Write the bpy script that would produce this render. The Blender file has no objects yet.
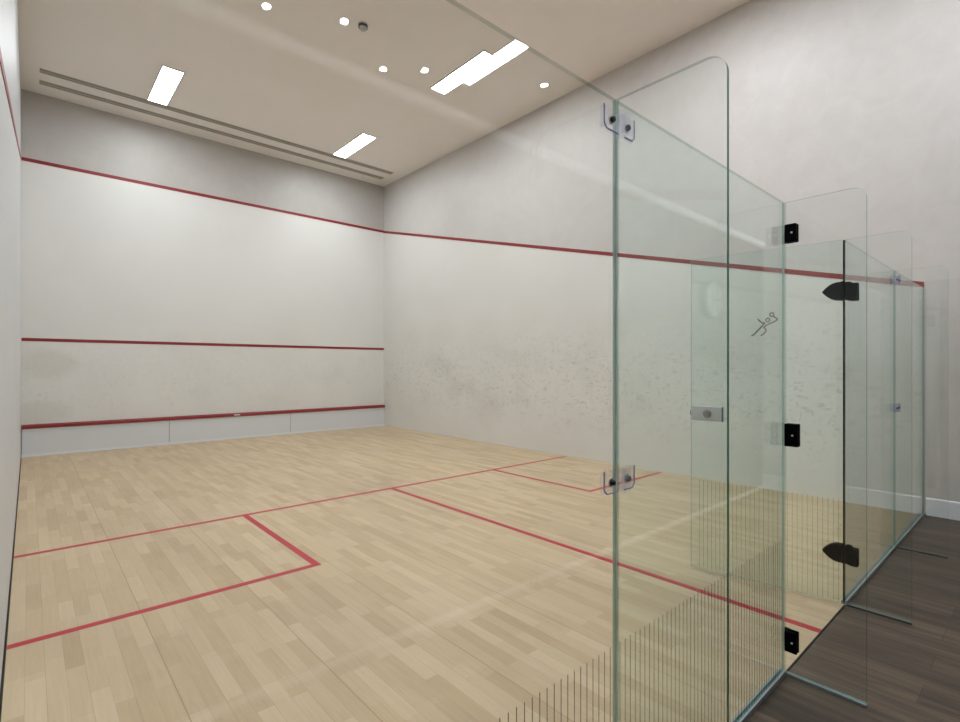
import bpy, bmesh, math
from mathutils import Vector, Matrix

C = bpy.context.scene.collection
W, L, H = 6.4, 9.75, 5.68          # court width, length, ceiling height
GH = 2.135                         # glass height
GT = 0.012                         # glass thickness
REAR = -1.40                       # wall behind the spectators' walkway
GAL = -6.4                         # far wall of the upper gallery

# ------------------------------------------------------------------ materials
def new_mat(name):
    m = bpy.data.materials.new(name); m.use_nodes = True
    nt = m.node_tree; nt.nodes.clear()
    return m, nt, nt.nodes, nt.links

def lin(r, g, b):
    f = lambda c: (c/255/12.92) if c/255 <= .04045 else ((c/255+.055)/1.055)**2.4
    return (f(r), f(g), f(b), 1)

def simple(name, col, rough=.5, metal=0., spec=.5, emit=None, strength=0.):
    m, nt, N, K = new_mat(name)
    o = N.new('ShaderNodeOutputMaterial'); p = N.new('ShaderNodeBsdfPrincipled')
    n = N.new('ShaderNodeTexNoise'); n.inputs['Scale'].default_value = 40
    mx = N.new('ShaderNodeMixRGB'); mx.blend_type = 'MULTIPLY'; mx.inputs[0].default_value = .06
    mx.inputs[1].default_value = col; K.new(n.outputs['Fac'], mx.inputs[2])
    K.new(mx.outputs[0], p.inputs['Base Color'])
    p.inputs['Roughness'].default_value = rough; p.inputs['Metallic'].default_value = metal
    p.inputs['Specular IOR Level'].default_value = spec
    if emit:
        p.inputs['Emission Color'].default_value = emit; p.inputs['Emission Strength'].default_value = strength
    K.new(p.outputs[0], o.inputs[0])
    return m

def ramp(N, pts):
    r = N.new('ShaderNodeValToRGB'); cr = r.color_ramp
    while len(cr.elements) < len(pts): cr.elements.new(.5)
    for e, (p, c) in zip(cr.elements, pts): e.position = p; e.color = c
    return r

def math_node(N, K, op, a, b=None, clamp=False):
    n = N.new('ShaderNodeMath'); n.operation = op; n.use_clamp = clamp
    for i, v in enumerate((a, b)):
        if v is None: continue
        if isinstance(v, (int, float)): n.inputs[i].default_value = v
        else: K.new(v, n.inputs[i])
    return n.outputs[0]

def noise(N, K, vec, scale, detail=3, rough=.5, dist=0.):
    n = N.new('ShaderNodeTexNoise'); K.new(vec, n.inputs['Vector'])
    n.inputs['Scale'].default_value = scale; n.inputs['Detail'].default_value = detail
    n.inputs['Roughness'].default_value = rough; n.inputs['Distortion'].default_value = dist
    return n.outputs['Fac']

def mapped(N, K, vec, scale=(1,1,1), rot=(0,0,0), loc=(0,0,0)):
    m = N.new('ShaderNodeMapping'); K.new(vec, m.inputs['Vector'])
    m.inputs['Scale'].default_value = scale; m.inputs['Rotation'].default_value = rot; m.inputs['Location'].default_value = loc
    return m.outputs[0]

def mixc(N, K, fac, a, b, mode='MIX'):
    m = N.new('ShaderNodeMixRGB'); m.blend_type = mode
    for i, v in enumerate((fac, a, b)):
        if isinstance(v, (int, float)): m.inputs[i].default_value = v
        elif isinstance(v, tuple): m.inputs[i].default_value = v
        else: K.new(v, m.inputs[i])
    return m.outputs[0]

def wall_mat(name, slope, top, marks, paint=(222,221,216), plaster=(204,201,197), stains=()):
    """court wall: smooth white playing surface below the out line, grey polished plaster above it and beyond the court"""
    m, nt, N, K = new_mat(name)
    o = N.new('ShaderNodeOutputMaterial'); p = N.new('ShaderNodeBsdfPrincipled')
    g = N.new('ShaderNodeNewGeometry'); sp = N.new('ShaderNodeSeparateXYZ'); K.new(g.outputs['Position'], sp.inputs[0])
    pos = g.outputs['Position']; x, y, z = sp.outputs
    lim = math_node(N, K, 'SUBTRACT', top, math_node(N, K, 'MULTIPLY', math_node(N, K, 'SUBTRACT', L, y), slope))
    below = math_node(N, K, 'LESS_THAN', z, lim)
    inside = math_node(N, K, 'GREATER_THAN', y, 0.0)
    play = math_node(N, K, 'MULTIPLY', below, inside)
    n1 = noise(N, K, pos, .9, 4, .6, .4)
    n2 = noise(N, K, pos, 5, 4, .65, .8)
    r1 = ramp(N, [(.3, (.93,.93,.925,1)), (.7, (1,1,1,1))]); K.new(n1, r1.inputs[0])
    r2 = ramp(N, [(.3, (.90,.895,.89,1)), (.7, (1.0,1.0,1.0,1))]); K.new(n2, r2.inputs[0])
    white = mixc(N, K, .8, lin(*paint), r1.outputs[0], 'MULTIPLY')
    # ball scuffs: short grey streaks in the band the ball is played in
    band = ramp(N, [(0., (0,0,0,1)), (.10, (.25,.25,.25,1)), (.30, (1,1,1,1)), (.45, (.8,.8,.8,1)), (.75, (0,0,0,1))])
    K.new(math_node(N, K, 'DIVIDE', z, 3.2), band.inputs[0])
    s1 = noise(N, K, mapped(N, K, pos, (1, .55, 1.6), (.5, 0, 0)), 19, 3, .55)
    s2 = noise(N, K, mapped(N, K, pos, (1, 1.5, .6), (-.6, 0, 0), (3,2,1)), 24, 3, .55)
    rs1 = ramp(N, [(.60, (0,0,0,1)), (.65, (1,1,1,1))]); K.new(s1, rs1.inputs[0])
    rs2 = ramp(N, [(.615, (0,0,0,1)), (.665, (1,1,1,1))]); K.new(s2, rs2.inputs[0])
    sc = math_node(N, K, 'MAXIMUM', rs1.outputs[0], rs2.outputs[0])
    smud = ramp(N, [(.48, (0,0,0,1)), (.75, (1,1,1,1))]); K.new(noise(N, K, mapped(N, K, pos, (1,.6,1), (0,0,0), (7,1,3)), 1.4, 5, .6), smud.inputs[0])
    fm = math_node(N, K, 'MULTIPLY', math_node(N, K, 'MULTIPLY', sc, band.outputs[0]), .27*marks)
    fs = math_node(N, K, 'MULTIPLY', math_node(N, K, 'MULTIPLY', smud.outputs[0], band.outputs[0]), .42*marks)
    for cx, cz, rx, rz, k in stains:
        dx = math_node(N, K, 'DIVIDE', math_node(N, K, 'SUBTRACT', x, cx), rx); dz = math_node(N, K, 'DIVIDE', math_node(N, K, 'SUBTRACT', z, cz), rz)
        d = math_node(N, K, 'ADD', math_node(N, K, 'MULTIPLY', dx, dx), math_node(N, K, 'MULTIPLY', dz, dz))
        d = math_node(N, K, 'ADD', d, math_node(N, K, 'MULTIPLY', n1, 1.2))
        rr = ramp(N, [(.55, (1,1,1,1)), (1., (0,0,0,1))]); K.new(math_node(N, K, 'MULTIPLY', d, .62), rr.inputs[0])
        white = mixc(N, K, math_node(N, K, 'MULTIPLY', rr.outputs[0], k), white, lin(186,180,160))
    white = mixc(N, K, fs, white, lin(176,172,158))
    white = mixc(N, K, fm, white, lin(95,95,96))
    grey = mixc(N, K, .8, mixc(N, K, .7, lin(*plaster), r2.outputs[0], 'MULTIPLY'), r1.outputs[0], 'MULTIPLY')
    stripe = noise(N, K, mapped(N, K, pos, (4, 4, .25)), 3, 3, .6)
    rst = ramp(N, [(.3, (.9,.89,.88,1)), (.7, (1,1,1,1))]); K.new(stripe, rst.inputs[0])
    low = math_node(N, K, 'MULTIPLY', math_node(N, K, 'LESS_THAN', y, 0.0), math_node(N, K, 'LESS_THAN', z, 2.2))
    grey = mixc(N, K, low, grey, mixc(N, K, .9, grey, rst.outputs[0], 'MULTIPLY'))
    col = mixc(N, K, play, grey, white)
    K.new(col, p.inputs['Base Color'])
    rg = math_node(N, K, 'ADD', math_node(N, K, 'MULTIPLY', n2, .2), .34)
    K.new(rg, p.inputs['Roughness']); p.inputs['Specular IOR Level'].default_value = .3
    b = N.new('ShaderNodeBump'); b.inputs['Strength'].default_value = .08; b.inputs['Distance'].default_value = .02
    K.new(n2, b.inputs['Height']); K.new(b.outputs[0], p.inputs['Normal'])
    K.new(p.outputs[0], o.inputs[0])
    return m

def court_floor_mat():
    m, nt, N, K = new_mat('maple_strip_flooring')
    o = N.new('ShaderNodeOutputMaterial'); p = N.new('ShaderNodeBsdfPrincipled')
    g = N.new('ShaderNodeNewGeometry'); pos = g.outputs['Position']
    v = mapped(N, K, pos, (1,1,1), (0,0,math.pi/2), (0,0,0))   # bricks along y
    def brick(w, h, mort, c1, c2, cm, vec=v, off=.37):
        b = N.new('ShaderNodeTexBrick'); K.new(vec, b.inputs['Vector'])
        b.offset = off; b.offset_frequency = 2; b.squash = 1
        b.inputs['Scale'].default_value = 1; b.inputs['Mortar Size'].default_value = mort
        b.inputs['Brick Width'].default_value = w; b.inputs['Row Height'].default_value = h
        b.inputs['Mortar Smooth'].default_value = .1; b.inputs['Bias'].default_value = 0
        b.inputs['Color1'].default_value = c1; b.inputs['Color2'].default_value = c2; b.inputs['Mortar'].default_value = cm
        return b
    base = brick(.44, .07, .0005, lin(207,188,157), lin(190,168,136), lin(177,155,123))
    brd = brick(.93, .14, .0011, (1.03,1.025,1.015,1), (.94,.93,.915,1), (.87,.845,.81,1), off=.43)
    pan = brick(40, .56, .0022, (1,1,1,1), (.98,.98,.98,1), (.74,.70,.65,1), off=0)
    col = mixc(N, K, 1, base.outputs['Color'], brd.outputs['Color'], 'MULTIPLY')
    col = mixc(N, K, 1, col, pan.outputs['Color'], 'MULTIPLY')
    gr = noise(N, K, mapped(N, K, pos, (28, 1.6, 1)), 2.2, 5, .65, .5)
    rg = ramp(N, [(.3, (.90,.885,.87,1)), (.7, (1.03,1.03,1.03,1))]); K.new(gr, rg.inputs[0])
    col = mixc(N, K, .8, col, rg.outputs[0], 'MULTIPLY')
    big = noise(N, K, pos, .8, 4, .6)
    rb = ramp(N, [(.3, (.92,.915,.91,1)), (.7, (1.03,1.03,1.03,1))]); K.new(big, rb.inputs[0])
    col = mixc(N, K, 1, col, rb.outputs[0], 'MULTIPLY')
    wear = ramp(N, [(.60, (0,0,0,1)), (.78, (1,1,1,1))]); K.new(noise(N, K, mapped(N, K, pos, (3,1.2,1)), 1.6, 6, .7), wear.inputs[0])
    col = mixc(N, K, math_node(N, K, 'MULTIPLY', wear.outputs[0], .25), col, lin(206,194,176))
    K.new(col, p.inputs['Base Color'])
    K.new(math_node(N, K, 'ADD', math_node(N, K, 'MULTIPLY', big, .2), .4), p.inputs['Roughness'])
    p.inputs['Specular IOR Level'].default_value = .3
    K.new(p.outputs[0], o.inputs[0])
    return m

def walk_floor_mat():
    m, nt, N, K = new_mat('dark_oak_vinyl_planks')
    o = N.new('ShaderNodeOutputMaterial'); p = N.new('ShaderNodeBsdfPrincipled')
    g = N.new('ShaderNodeNewGeometry'); pos = g.outputs['Position']
    v = mapped(N, K, pos, (1,1,1), (0,0,math.pi/2), (.3,.05,0))
    b = N.new('ShaderNodeTexBrick'); K.new(v, b.inputs['Vector']); b.offset = .4
    b.inputs['Scale'].default_value = 1; b.inputs['Mortar Size'].default_value = .0012
    b.inputs['Brick Width'].default_value = 1.22; b.inputs['Row Height'].default_value = .18
    b.inputs['Color1'].default_value = lin(96,82,69); b.inputs['Color2'].default_value = lin(68,58,49); b.inputs['Mortar'].default_value = lin(52,46,43)
    gr = noise(N, K, mapped(N, K, pos, (9, .7, 1)), 1.6, 8, .72, 1.0)
    rg = ramp(N, [(.32, (.34,.33,.34,1)), (.5, (.9,.9,.9,1)), (.66, (1.6,1.5,1.4,1))]); K.new(gr, rg.inputs[0])
    col = mixc(N, K, .85, b.outputs['Color'], rg.outputs[0], 'MULTIPLY')
    K.new(col, p.inputs['Base Color'])
    p.inputs['Roughness'].default_value = .45; p.inputs['Specular IOR Level'].default_value = .35
    K.new(p.outputs[0], o.inputs[0])
    return m

def glass_mat(name, tint, refl0=.04, gloss=(1,1,1,1), rough=0.0, dirt=0.0):
    """clear sheet: straight-through transmission with a green tint, Schlick reflection on top"""
    m, nt, N, K = new_mat(name)
    o = N.new('ShaderNodeOutputMaterial')
    t = N.new('ShaderNodeBsdfTransparent'); t.inputs[0].default_value = tint
    gl = N.new('ShaderNodeBsdfGlossy'); gl.inputs['Color'].default_value = gloss; gl.inputs['Roughness'].default_value = rough
    lw = N.new('ShaderNodeLayerWeight'); lw.inputs['Blend'].default_value = .5
    f = math_node(N, K, 'POWER', lw.outputs['Facing'], 5)
    f = math_node(N, K, 'ADD', math_node(N, K, 'MULTIPLY', f, 1-refl0), refl0)
    mx = N.new('ShaderNodeMixShader'); K.new(f, mx.inputs[0]); K.new(t.outputs[0], mx.inputs[1]); K.new(gl.outputs[0], mx.inputs[2])
    K.new(mx.outputs[0], o.inputs[0])
    return m

def edge_mat(name, col, rough=.2, see=.3):
    m, nt, N, K = new_mat(name)
    o = N.new('ShaderNodeOutputMaterial'); p = N.new('ShaderNodeBsdfPrincipled')
    n = N.new('ShaderNodeTexNoise'); n.inputs['Scale'].default_value = 12
    K.new(mixc(N, K, .25, col, n.outputs['Fac'], 'MULTIPLY'), p.inputs['Base Color'])
    p.inputs['Roughness'].default_value = rough
    t = N.new('ShaderNodeBsdfTransparent'); t.inputs[0].default_value = (.82,.90,.88,1)
    mx = N.new('ShaderNodeMixShader'); mx.inputs[0].default_value = see
    K.new(p.outputs[0], mx.inputs[1]); K.new(t.outputs[0], mx.inputs[2]); K.new(mx.outputs[0], o.inputs[0])
    return m

def emit_mat(name, col, strength):
    m, nt, N, K = new_mat(name)
    o = N.new('ShaderNodeOutputMaterial'); e = N.new('ShaderNodeEmission')
    e.inputs[0].default_value = col; e.inputs[1].default_value = strength; K.new(e.outputs[0], o.inputs[0])
    return m

M = {}
M['front'] = wall_mat('front_wall_plaster', 0., 4.605, .45, paint=(224,223,219), plaster=(188,184,179), stains=((.35,1.45,.42,.3,.24),(.2,.68,.5,.2,.24)))
M['side'] = wall_mat('side_wall_plaster', .25, 4.605, 1.)
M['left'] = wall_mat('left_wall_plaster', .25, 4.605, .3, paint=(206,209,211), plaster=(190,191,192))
M['rear'] = simple('rear_wall_paint', lin(122,120,116), .6)
M['ceiling'] = simple('ceiling_paint', lin(240,234,228), .8, spec=.2)
M['court_floor'] = court_floor_mat()
M['walk_floor'] = walk_floor_mat()
M['red_wall'] = simple('red_wall_line', lin(134,20,27), .5)
M['red_floor'] = simple('red_floor_paint', lin(180,24,48), .45)
M['tin'] = simple('tin_white', lin(214,217,220), .5)
M['tin_joint'] = simple('tin_joint', lin(120,120,122), .7)
M['skirt'] = simple('skirting_white', lin(226,228,232), .4)
M['gap'] = simple('floor_gap', lin(38,36,34), .9)
M['glass'] = glass_mat('sheet_glass', (.974,.987,.983,1))
M['glass_green'] = glass_mat('sheet_glass_green', (.946,.986,.973,1))
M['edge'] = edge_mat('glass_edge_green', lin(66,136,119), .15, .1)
M['edge_highlight'] = edge_mat('glass_edge_highlight', lin(228,244,240), .12, .3)  # white highlight along the pane joint put into the edge colour
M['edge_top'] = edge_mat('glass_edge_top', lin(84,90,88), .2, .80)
M['edge_dark'] = edge_mat('glass_edge_dark_reflection', lin(14,24,22), .2, .0)  # dark reflection by the hinges painted into the edge colour
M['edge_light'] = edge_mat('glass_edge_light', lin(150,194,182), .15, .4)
M['stripe'] = edge_mat('etched_stripe', lin(120,114,102), .7, .5)
M['black'] = simple('black_hardware', lin(5,5,7), .5, spec=.05)
M['steel'] = simple('brushed_steel', lin(206,208,208), .35, .5)
M['chrome'] = simple('channel_aluminium', lin(168,178,184), .35, .5)
M['chrome_dim'] = simple('channel_aluminium_dimmed', lin(92,96,96), .45, .5)  # same aluminium, with the far channels' dimness put into the colour
M['knob'] = simple('satin_knob', lin(150,146,138), .35, .6)
M['bolt'] = simple('bolt_dark', lin(70,68,66), .3, .9)
M['acrylic'] = glass_mat('clear_acrylic', (.955,.95,.985,1), .06)
M['acrylic_edge'] = edge_mat('acrylic_edge', lin(186,184,226), .2, .3)
M['ring'] = glass_mat('clear_ring', (.93,.955,.95,1), .05)
M['lamp'] = emit_mat('light_diffuser', (.945,.970,1.02,1), 54)
M['spot'] = emit_mat('spot_lens', (1,.96,.9,1), 300)
M['led'] = emit_mat('ledge_light', (.97,.98,1,1), .95)
M['frame'] = simple('lamp_frame', lin(150,146,138), .5)
M['vent'] = simple('vent_grey', lin(182,177,164), .6)
M['vent_dark'] = simple('vent_recess', lin(140,136,124), .9)
M['det'] = simple('detector_plastic', lin(190,190,186), .5)
M['det_dark'] = simple('detector_band', lin(66,66,66), .6)
M['clock_face'] = simple('clock_face', lin(205,205,202), .5)
M['etch'] = simple('etched_figure', lin(96,90,84), .7)

# ------------------------------------------------------------------ mesh helpers
def box(bm, lo, hi, mi=0):
    x0,y0,z0 = lo; x1,y1,z1 = hi
    v = [bm.verts.new(p) for p in [(x0,y0,z0),(x1,y0,z0),(x1,y1,z0),(x0,y1,z0),(x0,y0,z1),(x1,y0,z1),(x1,y1,z1),(x0,y1,z1)]]
    fs = []
    for q in [(0,3,2,1),(4,5,6,7),(0,1,5,4),(1,2,6,5),(2,3,7,6),(3,0,4,7)]:
        f = bm.faces.new([v[i] for i in q]); f.material_index = mi; fs.append(f)
    return fs

def prism(bm, pts, axis, a, b, mi=0, mi_side=None):
    """extrude a closed outline along an axis; pts are in the other two axes (in x,y,z order)"""
    def P(p, t):
        q = list(p); q.insert('xyz'.index(axis), t); return q
    v0 = [bm.verts.new(P(p, a)) for p in pts]; v1 = [bm.verts.new(P(p, b)) for p in pts]
    fs = [bm.faces.new(v0), bm.faces.new(v1[::-1])]
    for f in fs: f.material_index = mi
    n = len(pts)
    for i in range(n):
        f = bm.faces.new([v0[i], v1[i], v1[(i+1)%n], v0[(i+1)%n]]); f.material_index = mi if mi_side is None else mi_side; fs.append(f)
    return fs

def cyl(bm, c, axis, r, h, seg=20, mi=0, r2=None):
    """cylinder or cone from c along axis (Vector) by h"""
    a = Vector(axis).normalized(); rot = Vector((0,0,1)).rotation_difference(a).to_matrix().to_4x4()
    bmesh.ops.create_cone(bm, cap_ends=True, segments=seg, radius1=r, radius2=r if r2 is None else r2, depth=h,
                          matrix=Matrix.Translation(Vector(c)+a*h/2) @ rot)

def obj(name, bm, mats, parent=None, bevel=0., smooth=False):
    bmesh.ops.recalc_face_normals(bm, faces=bm.faces)
    me = bpy.data.meshes.new(name); bm.to_mesh(me); bm.free()
    for m in (mats if isinstance(mats, (list, tuple)) else [mats]): me.materials.append(m)
    o = bpy.data.objects.new(name, me); C.objects.link(o)
    if parent: o.parent = parent
    if bevel:
        b = o.modifiers.new('bevel', 'BEVEL'); b.width = bevel; b.segments = 2; b.limit_method = 'ANGLE'
    if smooth:
        for p in me.polygons: p.use_smooth = True
    return o

def boxobj(name, lo, hi, mat, parent=None, bevel=0.):
    bm = bmesh.new(); box(bm, lo, hi); return obj(name, bm, mat, parent, bevel)

def struct(o, kind='structure'):
    o['kind'] = kind; return o

def thing(name, label, cat, loc=(0,0,0), group=None):
    o = bpy.data.objects.new(name, None); C.objects.link(o); o.location = loc; o.empty_display_size = .1
    o['label'] = label; o['category'] = cat
    if group: o['group'] = group
    return o

def tag(o, label, cat, group=None):
    o['label'] = label; o['category'] = cat
    if group: o['group'] = group
    return o

def copy_tree(o, parent=None):
    c = o.copy(); C.objects.link(c)
    if parent: c.parent = parent
    for ch in list(o.children): copy_tree(ch, c)
    return c

# ------------------------------------------------------------------ the room
floor = struct(boxobj('floor', (.001,0,-.12), (W,L,0), M['court_floor']))
struct(boxobj('floor_corridor', (-3.2,REAR,-.12), (W,-.001,0), M['walk_floor']))
struct(boxobj('trim_1', (-.009,0,-.12), (.001,L,-.004), M['gap']))                       # shadow gap along the left wall
wall_front = struct(boxobj('wall_front', (-.2,L,-.12), (W+.2,L+.2,H), M['front']))
wall_left = struct(boxobj('wall_left', (-.2,0,-.12), (-.009,L,H), M['left']))
wall_right = struct(boxobj('wall_right', (W,GAL-.2,-.12), (W+.2,L,H), M['side']))
struct(boxobj('wall_corridor', (-3.2,0,-.12), (-.2,.2,H), M['rear']))
struct(boxobj('wall_rear', (-3.2,REAR-.15,-.12), (W,REAR,2.755), M['rear']))
struct(boxobj('trim_2', (-3.2,REAR-.16,2.755), (W,REAR+.012,2.83), M['skirt']))      # white ledge on the rear wall
struct(boxobj('trim_4', (-3.2,REAR+.0125,2.785), (W,REAR+.022,2.807), M['led']))        # light strip along the ledge
struct(boxobj('floor_gallery', (-3.2,GAL,2.5), (W,REAR-.16,2.75), M['walk_floor']))
struct(boxobj('wall_gallery', (-3.2,GAL-.2,2.5), (W,GAL,H), M['rear']))
struct(boxobj('wall_end', (-3.4,GAL-.2,-.12), (-3.2,.2,H), M['rear']))
struct(boxobj('ceiling', (-3.4,GAL-.2,H), (W+.2,L+.2,H+.2), M['ceiling']))
bm = bmesh.new(); prism(bm, [(W-.016,0),(W,0),(W,.165),(W-.01,.165),(W-.016,.155)], 'y', REAR, -.015)
struct(obj('baseboard_right', bm, M['skirt']))
struct(boxobj('baseboard_rear', (-3.2,REAR,0), (W-.016,REAR+.012,.035), M['skirt']))
struct(boxobj('trim_3', (2.665,-.004,0), (3.64,.004,.003), M['gap']))                 # threshold strip in the doorway

# painted lines on the floor (parts of the floor)
def fline(name, lo, hi): boxobj(name, (*lo, 0), (*hi, .0012), M['red_floor'], floor)
lw = .05
YS = 4.235
fline('short_line', (.002,YS-lw/2), (6.34,YS+lw/2))
fline('half_court_line', (3.2-lw/2,.002), (3.2+lw/2,YS-lw/2))
def box_line(x_in, x_wall):
    bm = bmesh.new(); yb = 2.635; h = lw/2
    s = 1 if x_wall > x_in else -1
    xa, xb = sorted((x_in-s*h, x_wall)); box(bm, (xa,yb-h,0), (xb,yb+h,.0012))
    xa, xb = sorted((x_in-h, x_in+h)); box(bm, (xa,yb+h,0), (xb,YS-h,.0012))
    obj('service_box_line', bm, M['red_floor'], floor)
box_line(1.60, .002); box_line(4.79, 6.33)
# red lines on the walls
boxobj('out_line', (0,L-.004,4.58), (W,L,4.635), M['red_wall'], wall_front)
boxobj('service_line', (0,L-.004,1.795), (W,L,1.845), M['red_wall'], wall_front)
def side_line(x0, x1, parent):
    bm = bmesh.new(); z0 = 4.605-.25*L
    prism(bm, [(0,z0-.027),(L,4.605-.027),(L,4.605+.027),(0,z0+.027)], 'x', x0, x1)
    obj('out_line', bm, M['red_wall'], parent)
side_line(W-.004, W, wall_right); side_line(-.009, -.005, wall_left)

# tin: sounding board along the foot of the front wall
t = thing('tin_board', 'low white three-panel tin board with red top strip along the front wall', 'tin board', (W/2,L,0))
def local(o, t):
    for ch in (o if isinstance(o, list) else [o]):
        ch.parent = t; ch.matrix_parent_inverse = Matrix.Translation(-Vector(t.location))
    return o
xs = [0.001, 1.971, 4.157, W-.001]
for a, b in zip(xs, xs[1:]):
    local(boxobj('panel', (a+.004,L-.03,.04), (b-.004,L-.002,.437), M['tin'], bevel=.002), t)
local(boxobj('backing', (.001,L-.022,.04), (W-.001,L-.001,.437), M['tin_joint']), t)
bm = bmesh.new(); prism(bm, [(L-.05,.437),(L-.001,.437),(L-.001,.50),(L-.03,.50),(L-.05,.478)], 'x', .001, W-.001)
local(obj('red_strip', bm, M['red_wall']), t)
local(boxobj('pale_patch', (3.05,L-.0515,.452), (3.16,L-.0495,.478), M['tin']), t)  # small pale patch on the red strip
local(boxobj('foot_strip', (.001,L-.036,.001), (W-.001,L-.002,.04), M['skirt']), t)

# ------------------------------------------------------------------ ceiling fittings
def ceiling_light(name_label, x, y, w=.255, l=1.21, group='ceiling light panels'):
    t = thing('ceiling_light', name_label, 'ceiling light', (x,y,H), group)
    bm = bmesh.new(); f = .014
    for lo, hi in [((-w/2-f,-l/2-f),(w/2+f,-l/2)),((-w/2-f,l/2),(w/2+f,l/2+f)),((-w/2-f,-l/2),(-w/2,l/2)),((w/2,-l/2),(w/2+f,l/2))]:
        box(bm, (*lo,-.012), (*hi,0))
    obj('frame', bm, M['frame'], t)
    boxobj('diffuser', (-w/2,-l/2,-.007), (w/2,l/2,-.001), M['lamp'], t)
    return t
cl = ceiling_light('bright rectangular ceiling light panel nearest the left wall, beside the vent slots', 1.64, 8.20)
def cl_copy(label, x, y):
    c = copy_tree(cl); c.location = (x,y,H); c['label'] = label; return c
cl_copy('bright rectangular ceiling light panel above the front right corner, beside the vent slots', 4.80, 8.20)
cl_copy('long bright ceiling light panel seen high through the clear glass, away from the vents', 4.83, 4.92)
cl_copy('ceiling light panel over the left half of court, above the picture', 1.64, 4.92)
cl_copy('ceiling light panel over the back of court near the right wall, above the picture', 4.83, 1.64)
cl_copy('ceiling light panel over the back of court near the left wall, above the picture', 1.64, 1.64)
cl_copy('gallery ceiling light panel toward the right wall, mirrored in the glass', 4.97, -4.45)
cl_copy('unseen light panel added in the gallery toward the left end, lighting the walkway', 0.2, -3.2)  # unseen panel added to throw more light into the walkway

cl_copy('added fill light panel over the walkway toward the right wall, above the picture', 4.83, -.72)  # unseen fill panel added to brighten the walkway and its right wall
cl_copy('added fill light panel over the walkway toward the left wall, above the picture', 1.64, -.72)  # second added fill panel, brightening the left part of the walkway

def ceiling_vent(label, y):
    t = thing('ceiling_vent', label, 'ceiling vent', (3.15,y,H), 'linear ceiling vents')
    l, w = 2.94, .068
    boxobj('recess', (-l,-w+.01,-.004), (l,w-.01,-.001), M['vent_dark'], t)
    bm = bmesh.new()
    for lo, hi in [((-l-.01,-w),(l+.01,-w+.012)),((-l-.01,w-.012),(l+.01,w)),((-l-.01,-w+.012),(-l,w-.012)),((l,-w+.012),(l+.01,w-.012))]:
        box(bm, (*lo,-.008), (*hi,0))
    obj('frame', bm, M['vent'], t)
    bm = bmesh.new()
    for k in (-.02, 0, .02): box(bm, (-l,k-.005,-.009), (l,k+.005,-.004))
    obj('blades', bm, M['vent'], t)
ceiling_vent('long narrow ceiling vent slot closest to the front wall', 9.30)
ceiling_vent('long narrow ceiling vent slot closest to the light panels', 8.90)

t = thing('smoke_detector', 'small round smoke detector with dark band on the ceiling', 'smoke detector', (3.21,4.92,H))
bm = bmesh.new(); cyl(bm, (0,0,-.02), (0,0,1), .055, .02, 28); obj('base', bm, M['det'], t)
bm = bmesh.new(); cyl(bm, (0,0,-.045), (0,0,1), .058, .025, 28); obj('band', bm, M['det_dark'], t)
bm = bmesh.new(); cyl(bm, (0,0,-.08), (0,0,1), .03, .035, 28, r2=.048); obj('sensor', bm, M['det'], t)

# ------------------------------------------------------------------ glass back wall
J1, J2, J3, J4 = 1.309, 2.648, 3.651, 5.080
def glass_sheet(bm, axis, outline, a, b, first=1):
    """flat pane with tinted faces (slot 0), polished upright edges (slot 1, and slot 'first' on the edge of lowest
    x or y-nearest-the-wall) and a bright top edge (slot 2)"""
    fs = prism(bm, outline, axis, a, b, 0, 1)
    zt = max(p[1] for p in outline)-.03
    us = [p[0] for p in outline]; u0 = min(us) if axis == 'y' else max(us)
    k = 0 if axis == 'y' else 1
    for f in fs[2:]:
        if min(v.co.z for v in f.verts) > zt: f.material_index = 2
        elif all(abs(v.co[k]-u0) < 1e-4 for v in f.verts): f.material_index = first

def stripes(bm, x0, x1, z0, z1, y, th=.0008, pitch=.0262, w=.0022):
    n = int((x1-x0-.02)/pitch)
    for i in range(n):
        x = x0+.014+i*pitch
        box(bm, (x-w/2,y-th,z0), (x+w/2,y,z1))

def glass_panel(label, x0, x1, striped, edge='edge', first='edge_top'):
    t = thing('glass_screen', label, 'glass panel', ((x0+x1)/2,0,0), 'fixed panels of the glass back wall')
    bm = bmesh.new(); glass_sheet(bm, 'y', [(x0+.003,.012),(x1-.003,.012),(x1-.003,GH),(x0+.003,GH)], 0, GT, 3)
    local(obj('pane', bm, [M['glass' if x0 < .1 else 'glass_green'], M[edge], M['edge_top'], M[first]]), t)
    bm = bmesh.new()
    box(bm, (x0+.0085,-.008,.0005), (x1-.0085,-.0005,.022)); box(bm, (x0+.004,GT+.0005,.0005), (x1-.004,GT+.008,.022)); box(bm, (x0+.0085,-.0005,.0005), (x1-.0085,GT+.0005,.009))
    local(obj('floor_channel', bm, M['chrome']), t)
    if striped:
        bm = bmesh.new(); stripes(bm, x0, x1, .024, .62, -.0002)
        s = local(obj('safety_stripes', bm, M['stripe']), t); s['label'] = 'fine upright grey stripes on the lower glass'
    return t
glass_panel('wide clear glass back wall panel beside the left wall', .004, J1, True, 'edge_light')
glass_panel('clear striped glass back wall panel between the clear brackets and the doorway', J1, J2, True, 'edge_light', 'edge_highlight')
glass_panel('green-tinted glass back wall panel just beyond the door hinges', J3, J4, False, 'edge_light', 'edge_dark')
glass_panel('narrow-looking green-tinted glass back wall panel against the right wall', J4, W-.004, False, 'edge', 'edge_light')

def rounded(y0, y1, z0, z1, r=.05, n=8):
    """outline in (y,z): inner edge y1, outer edge y0, the outer top corner rounded"""
    pts = [(y1,z0),(y1,z1)]
    for i in range(n+1):
        a = math.pi/2 + i*(math.pi/2)/n
        pts.append((y0+r+r*math.cos(a), z1-r+r*math.sin(a)))
    pts.append((y0,z0)); return pts

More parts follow.
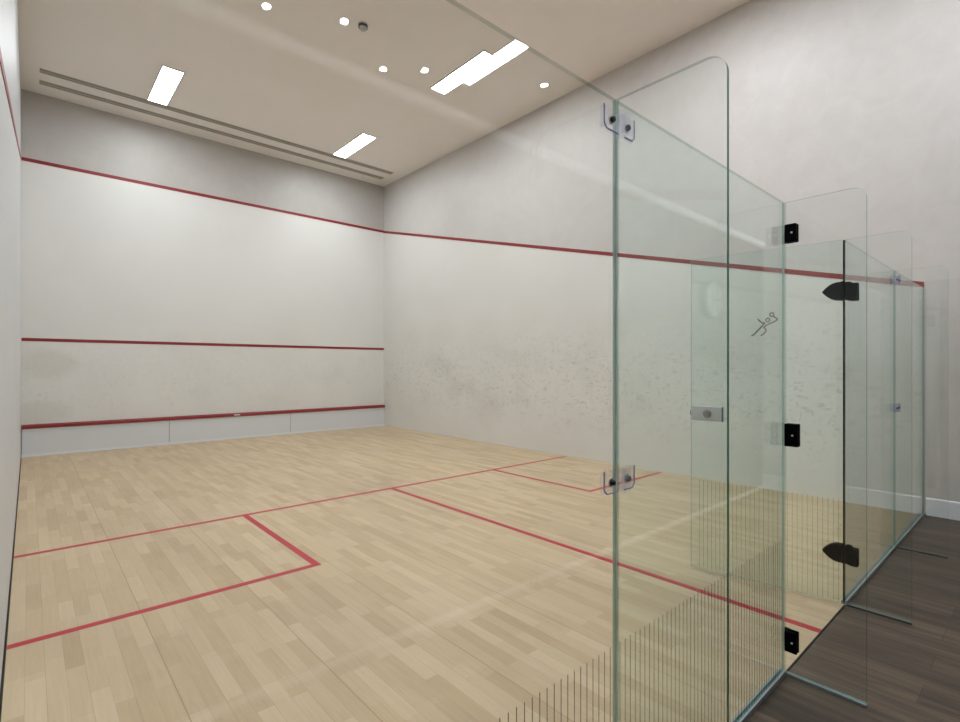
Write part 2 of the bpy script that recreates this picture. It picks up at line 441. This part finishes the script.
def fin(label, x, edge):
    t = thing('glass_fin', label, 'glass fin', (x,-.15,0), 'glass fins bracing the back wall')
    bm = bmesh.new(); glass_sheet(bm, 'x', rounded(-.301,-.003,.012,GH), x-GT/2, x+GT/2, 2)
    local(obj('pane', bm, [M['glass'], M[edge], M['edge_top']]), t)
    bm = bmesh.new(); a, b = x-GT/2, x+GT/2
    box(bm, (a-.004,-.301,.0005), (a-.0005,-.010,.011)); box(bm, (b+.0005,-.301,.0005), (b+.004,-.010,.011)); box(bm, (a-.0005,-.301,.0005), (b+.0005,-.010,.009))
    local(obj('floor_channel', bm, M['chrome'] if x < 3 else M['chrome_dim']), t)
    return t
f1 = fin('tall clear glass fin with rounded corner and two clear brackets, nearest the viewer', J1, 'edge')
f2 = fin('clear glass fin carrying three black pads beside the open doorway', J2, 'edge_light')
f3 = fin('clear glass fin holding the black door hinges', J3, 'edge_light')
f4 = fin('farthest clear glass fin with small clear brackets, near the right wall', J4, 'edge_light')

def clear_bracket(f, x, z):
    """clear angle block clamping the fin to the panels on both sides"""
    h = .031
    for q in (-1, 1):
        bm = bmesh.new()
        w = .080 if q < 0 else .066; c = .046 if q < 0 else .029
        xa, xb = sorted((x+q*.0068, x+q*w)); box(bm, (xa,-.011,z-h), (xb,-.001,z+h))
        xa, xb = sorted((x+q*.0068, x+q*.016)); box(bm, (xa,-.034,z-h), (xb,-.0115,z+h))
        b = local(obj('bracket', bm, M['acrylic']), f)
        b['label'] = 'clear plastic angle bracket with a dark bolt'
        bm = bmesh.new()             # the block's bright lilac outline, an open square bent at the fin
        xo = x+q*w; xi = x+q*.0165
        for p, r in [((xo,-.0135,z-h+.012),(xo,-.0135,z+h)),((xo,-.0135,z-h+.012),(xo-q*.012,-.0135,z-h)),((xo-q*.012,-.0135,z-h),(xi,-.0135,z-h))]:
            d = Vector(r)-Vector(p); cyl(bm, p, d, .0021, d.length, 8)
        obj('rim', bm, M['acrylic_edge'], b)
        bm = bmesh.new(); cyl(bm, (x+q*c,-.0112,z-.002), (0,-1,0), .012, .003, 24); obj('washer', bm, M['steel'], b)
        bm = bmesh.new(); cyl(bm, (x+q*c,-.0144,z-.002), (0,-1,0), .0088, .008, 18, r2=.007); cyl(bm, (x+q*c,-.0224,z-.002), (0,-1,0), .004, .0015, 6); obj('bolt', bm, M['bolt'], b)
for z in (2.062, 1.080):
    clear_bracket(f1, J1, z); clear_bracket(f4, J4, z)

def black_pad(f, x, z0, z1, y0=-.058):
    """black rebate pad bolted to the doorway side and the near side of the fin"""
    bm = bmesh.new()
    box(bm, (x-GT/2-.013,y0,z0), (x-GT/2,-.003,z1)); box(bm, (x+GT/2,y0,z0), (x+GT/2+.013,-.003,z1))
    box(bm, (x+GT/2+.0135,-.012,z0+.004), (x+GT/2+.026,.012,z1-.004))
    b = local(obj('stop_pad', bm, M['black'], bevel=.003), f); b['label'] = 'black door stop pad'
    bm = bmesh.new(); cyl(bm, (x-GT/2-.0132,(y0-.003)/2-.006,(z0+z1)/2), (-1,0,0), .0042, .003, 16)
    obj('screw', bm, M['steel'], b)
black_pad(f2, J2, 1.951, 2.032, -.050); black_pad(f2, J2, 1.034, 1.136, -.056); black_pad(f2, J2, .112, .205, -.052)

# ------------------------------------------------------------------ glass door, standing open into the court
ANG = math.radians(7.5)
door = thing('glass_door', 'frameless clear glass door standing open into the court on black hinges', 'glass door', (3.643,.014,0))
door['kind'] = 'thing'
door.rotation_euler = (0,0,math.pi/2+ANG)      # local +x runs along the leaf, from the hinges to the lock
DW = .858
bm = bmesh.new(); glass_sheet(bm, 'y', [(.002,.012),(DW,.012),(DW,GH),(.002,GH)], -GT/2, GT/2)
obj('pane', bm, [M['glass_green'], M['edge_light'], M['edge_top']], door)
NEAR = GT/2                                    # local +y is the face toward the left wall
bm = bmesh.new(); stripes(bm, .0, DW, .02, .62, NEAR+.001, w=.0016)
s = obj('safety_stripes', bm, M['stripe'], door); s['label'] = 'fine upright grey stripes on the lower glass'

def hinge(z):
    """bullet-nosed plates on both faces of the leaf turning on a pivot, and the plate pair bolted to the fin"""
    h = .053; n = 12
    for ya, yb, u0 in ((NEAR+.0005, NEAR+.016, -.003), (-NEAR-.016, -NEAR-.0005, .006)):
        pts = [(u0,z-h),(u0,z+h),(.012,z+h)]
        for i in range(1, n+1):
            q = i/n; pts.append((.012+.084*q, z+h*(1-q**2.1)))
        for i in range(1, n):
            q = 1-i/n; pts.append((.012+.084*q, z-h*(1-q**2.1)))
        pts.append((.012,z-h))
        bm = bmesh.new(); prism(bm, pts, 'y', ya, yb)
        o = obj('hinge_plate', bm, M['black'], door, bevel=.003); o['label'] = 'black bullet-nosed hinge plate'
        if ya > 0:
            bm = bmesh.new(); cyl(bm, (.045,NEAR+.016,z), (0,1,0), .006, .002, 16); obj('screw', bm, M['black'], o)
            bm = bmesh.new(); cyl(bm, (-.004,.001,z-h-.004), (0,0,1), .0092, 2*h+.008, 18); obj('pivot', bm, M['black'], o)
    for q in (-1, 1):
        xa, xb = sorted((J3+q*(GT/2+.0003), J3+q*(GT/2+.016)))
        pts = [(-.064,z-h-.008),(-.064,z+h-.012),(-.034,z+h-.012),(-.030,z+h-.002),(-.004,z+h-.002),(-.004,z-h),(-.030,z-h-.008)]
        bm = bmesh.new(); prism(bm, pts, 'x', xa, xb)
        o = local(obj('hinge_plate', bm, M['black'], bevel=.003), f3); o['label'] = 'black hinge plate bolted to the fin'
hinge(1.835); hinge(.303)

bm = bmesh.new(); box(bm, (.650,NEAR+.0005,1.024), (.852,NEAR+.02,1.124)); box(bm, (.650,-NEAR-.02,1.024), (.852,-NEAR-.0005,1.124))
lk = obj('lock', bm, M['steel'], door, bevel=.004); lk['label'] = 'brushed steel patch lock with round knob'
bm = bmesh.new(); cyl(bm, (.742,NEAR+.02,1.074), (0,1,0), .026, .012, 28); cyl(bm, (.742,NEAR+.032,1.074), (0,1,0), .021, .022, 28, r2=.019); k = obj('knob', bm, M['knob'], lk); k['label'] = 'round satin metal knob'
bm = bmesh.new(); box(bm, (.852,-.007,1.058), (.862,.007,1.090)); obj('latch', bm, M['black'], lk)
bm = bmesh.new(); box(bm, (.6485,NEAR+.0005,1.024), (.6515,NEAR+.021,1.124)); obj('end_plate', bm, M['bolt'], lk)

# line figure of a player reaching with a racket, etched on the leaf.  u runs toward the hinges as seen from the walkway
def tube_path(bm, pts, r=.0042):
    for a, b in zip(pts, pts[1:]):
        d = Vector(b)-Vector(a)
        if d.length > 1e-6: cyl(bm, a, d, r, d.length, 8)
    for p in pts: bmesh.ops.create_icosphere(bm, subdivisions=1, radius=r, matrix=Matrix.Translation(p))
def fig(px, py):       # reference sketch units (960x720 zoom of the figure) to leaf coordinates
    u = .477-(px-195)/(625-195)*(.477-.328)
    z = 1.592+(570-py)/(570-190)*(1.730-1.592)
    return (u, NEAR+.0012, z)
bm = bmesh.new()
tube_path(bm, [fig(*p) for p in [(305,280),(335,315),(370,348),(415,350)]])
tube_path(bm, [fig(*p) for p in [(415,350),(350,430),(290,490),(245,540),(200,568)]], .0048)
tube_path(bm, [fig(*p) for p in [(545,232),(590,270),(622,294),(600,320),(570,340),(490,370),(440,395),(398,428),(440,475),(432,500),(395,545),(355,570)]])
for cx, cy, rr in [(465,304,32),(530,212,32)]:
    tube_path(bm, [fig(cx+rr*math.cos(a*math.pi/8), cy+rr*math.sin(a*math.pi/8)) for a in range(17)], .0038)
for v in bm.verts: v.co.y = NEAR+.0008+(v.co.y-NEAR-.0012)*.15
e = obj('player_figure', bm, M['etch'], door); e['label'] = 'thin brown line figure of a player swinging a racket'

# ------------------------------------------------------------------ things that show only as reflections in the glass
t = thing('wall_clock', 'round pale wall clock on the rear walkway wall, faint in the glass', 'wall clock', (4.98,REAR,2.04))
bm = bmesh.new(); cyl(bm, (0,0,0), (0,1,0), .185, .07, 48); obj('case', bm, M['det_dark'], t)
bm = bmesh.new(); cyl(bm, (0,.07,0), (0,1,0), .165, .003, 48); f = obj('dial', bm, M['clock_face'], t)
bm = bmesh.new(); box(bm, (-.005,.0735,-.02), (.005,.077,.10)); box(bm, (-.02,.0772,-.004), (.12,.080,.004)); obj('hands', bm, M['black'], t)
def downlight(label, x, y):
    t = thing('downlight', label, 'downlight', (x,y,H), 'gallery downlights')
    bm = bmesh.new(); cyl(bm, (0,0,-.012), (0,0,1), .06, .012, 24); obj('rim', bm, M['frame'], t)
    bm = bmesh.new(); cyl(bm, (0,0,-.016), (0,0,1), .045, .004, 24); obj('lens', bm, M['spot'], t)
    return t
d0 = downlight('round gallery downlight, brightest of the spots mirrored in the glass', 3.89, -5.56)
for lab, x, y in [('round gallery downlight mirrored beside the bright spot', 4.35, -5.19), ('round gallery downlight mirrored nearest the right wall', 5.93, -4.30),
                  ('round gallery downlight mirrored nearest the left wall', 2.19, -5.37), ('round gallery downlight mirrored beside the smoke detector', 3.0, -5.0)]:
    c = copy_tree(d0); c.location = (x,y,H); c['label'] = lab

# ------------------------------------------------------------------ camera and colour
cd = bpy.data.cameras.new('camera'); cam = bpy.data.objects.new('camera', cd); C.objects.link(cam)
cam.location = (.083,-.8065,1.390); cam.rotation_euler = (math.pi/2,0,-.7259)
cd.sensor_fit = 'HORIZONTAL'; cd.sensor_width = 36; cd.lens = 36*508.5/960
cd.shift_y = (367.2-361)/960; cd.clip_start = .02
bpy.context.scene.camera = cam
w = bpy.data.worlds.new('world'); bpy.context.scene.world = w; w.use_nodes = True
w.node_tree.nodes['Background'].inputs[0].default_value = (.8,.85,.9,1); w.node_tree.nodes['Background'].inputs[1].default_value = .1
vs = bpy.context.scene.view_settings
vs.view_transform = 'Standard'; vs.look = 'None'; vs.exposure = 0.0
cy = bpy.context.scene.cycles
cy.transparent_max_bounces = 32; cy.max_bounces = 14; cy.diffuse_bounces = 6; cy.glossy_bounces = 6
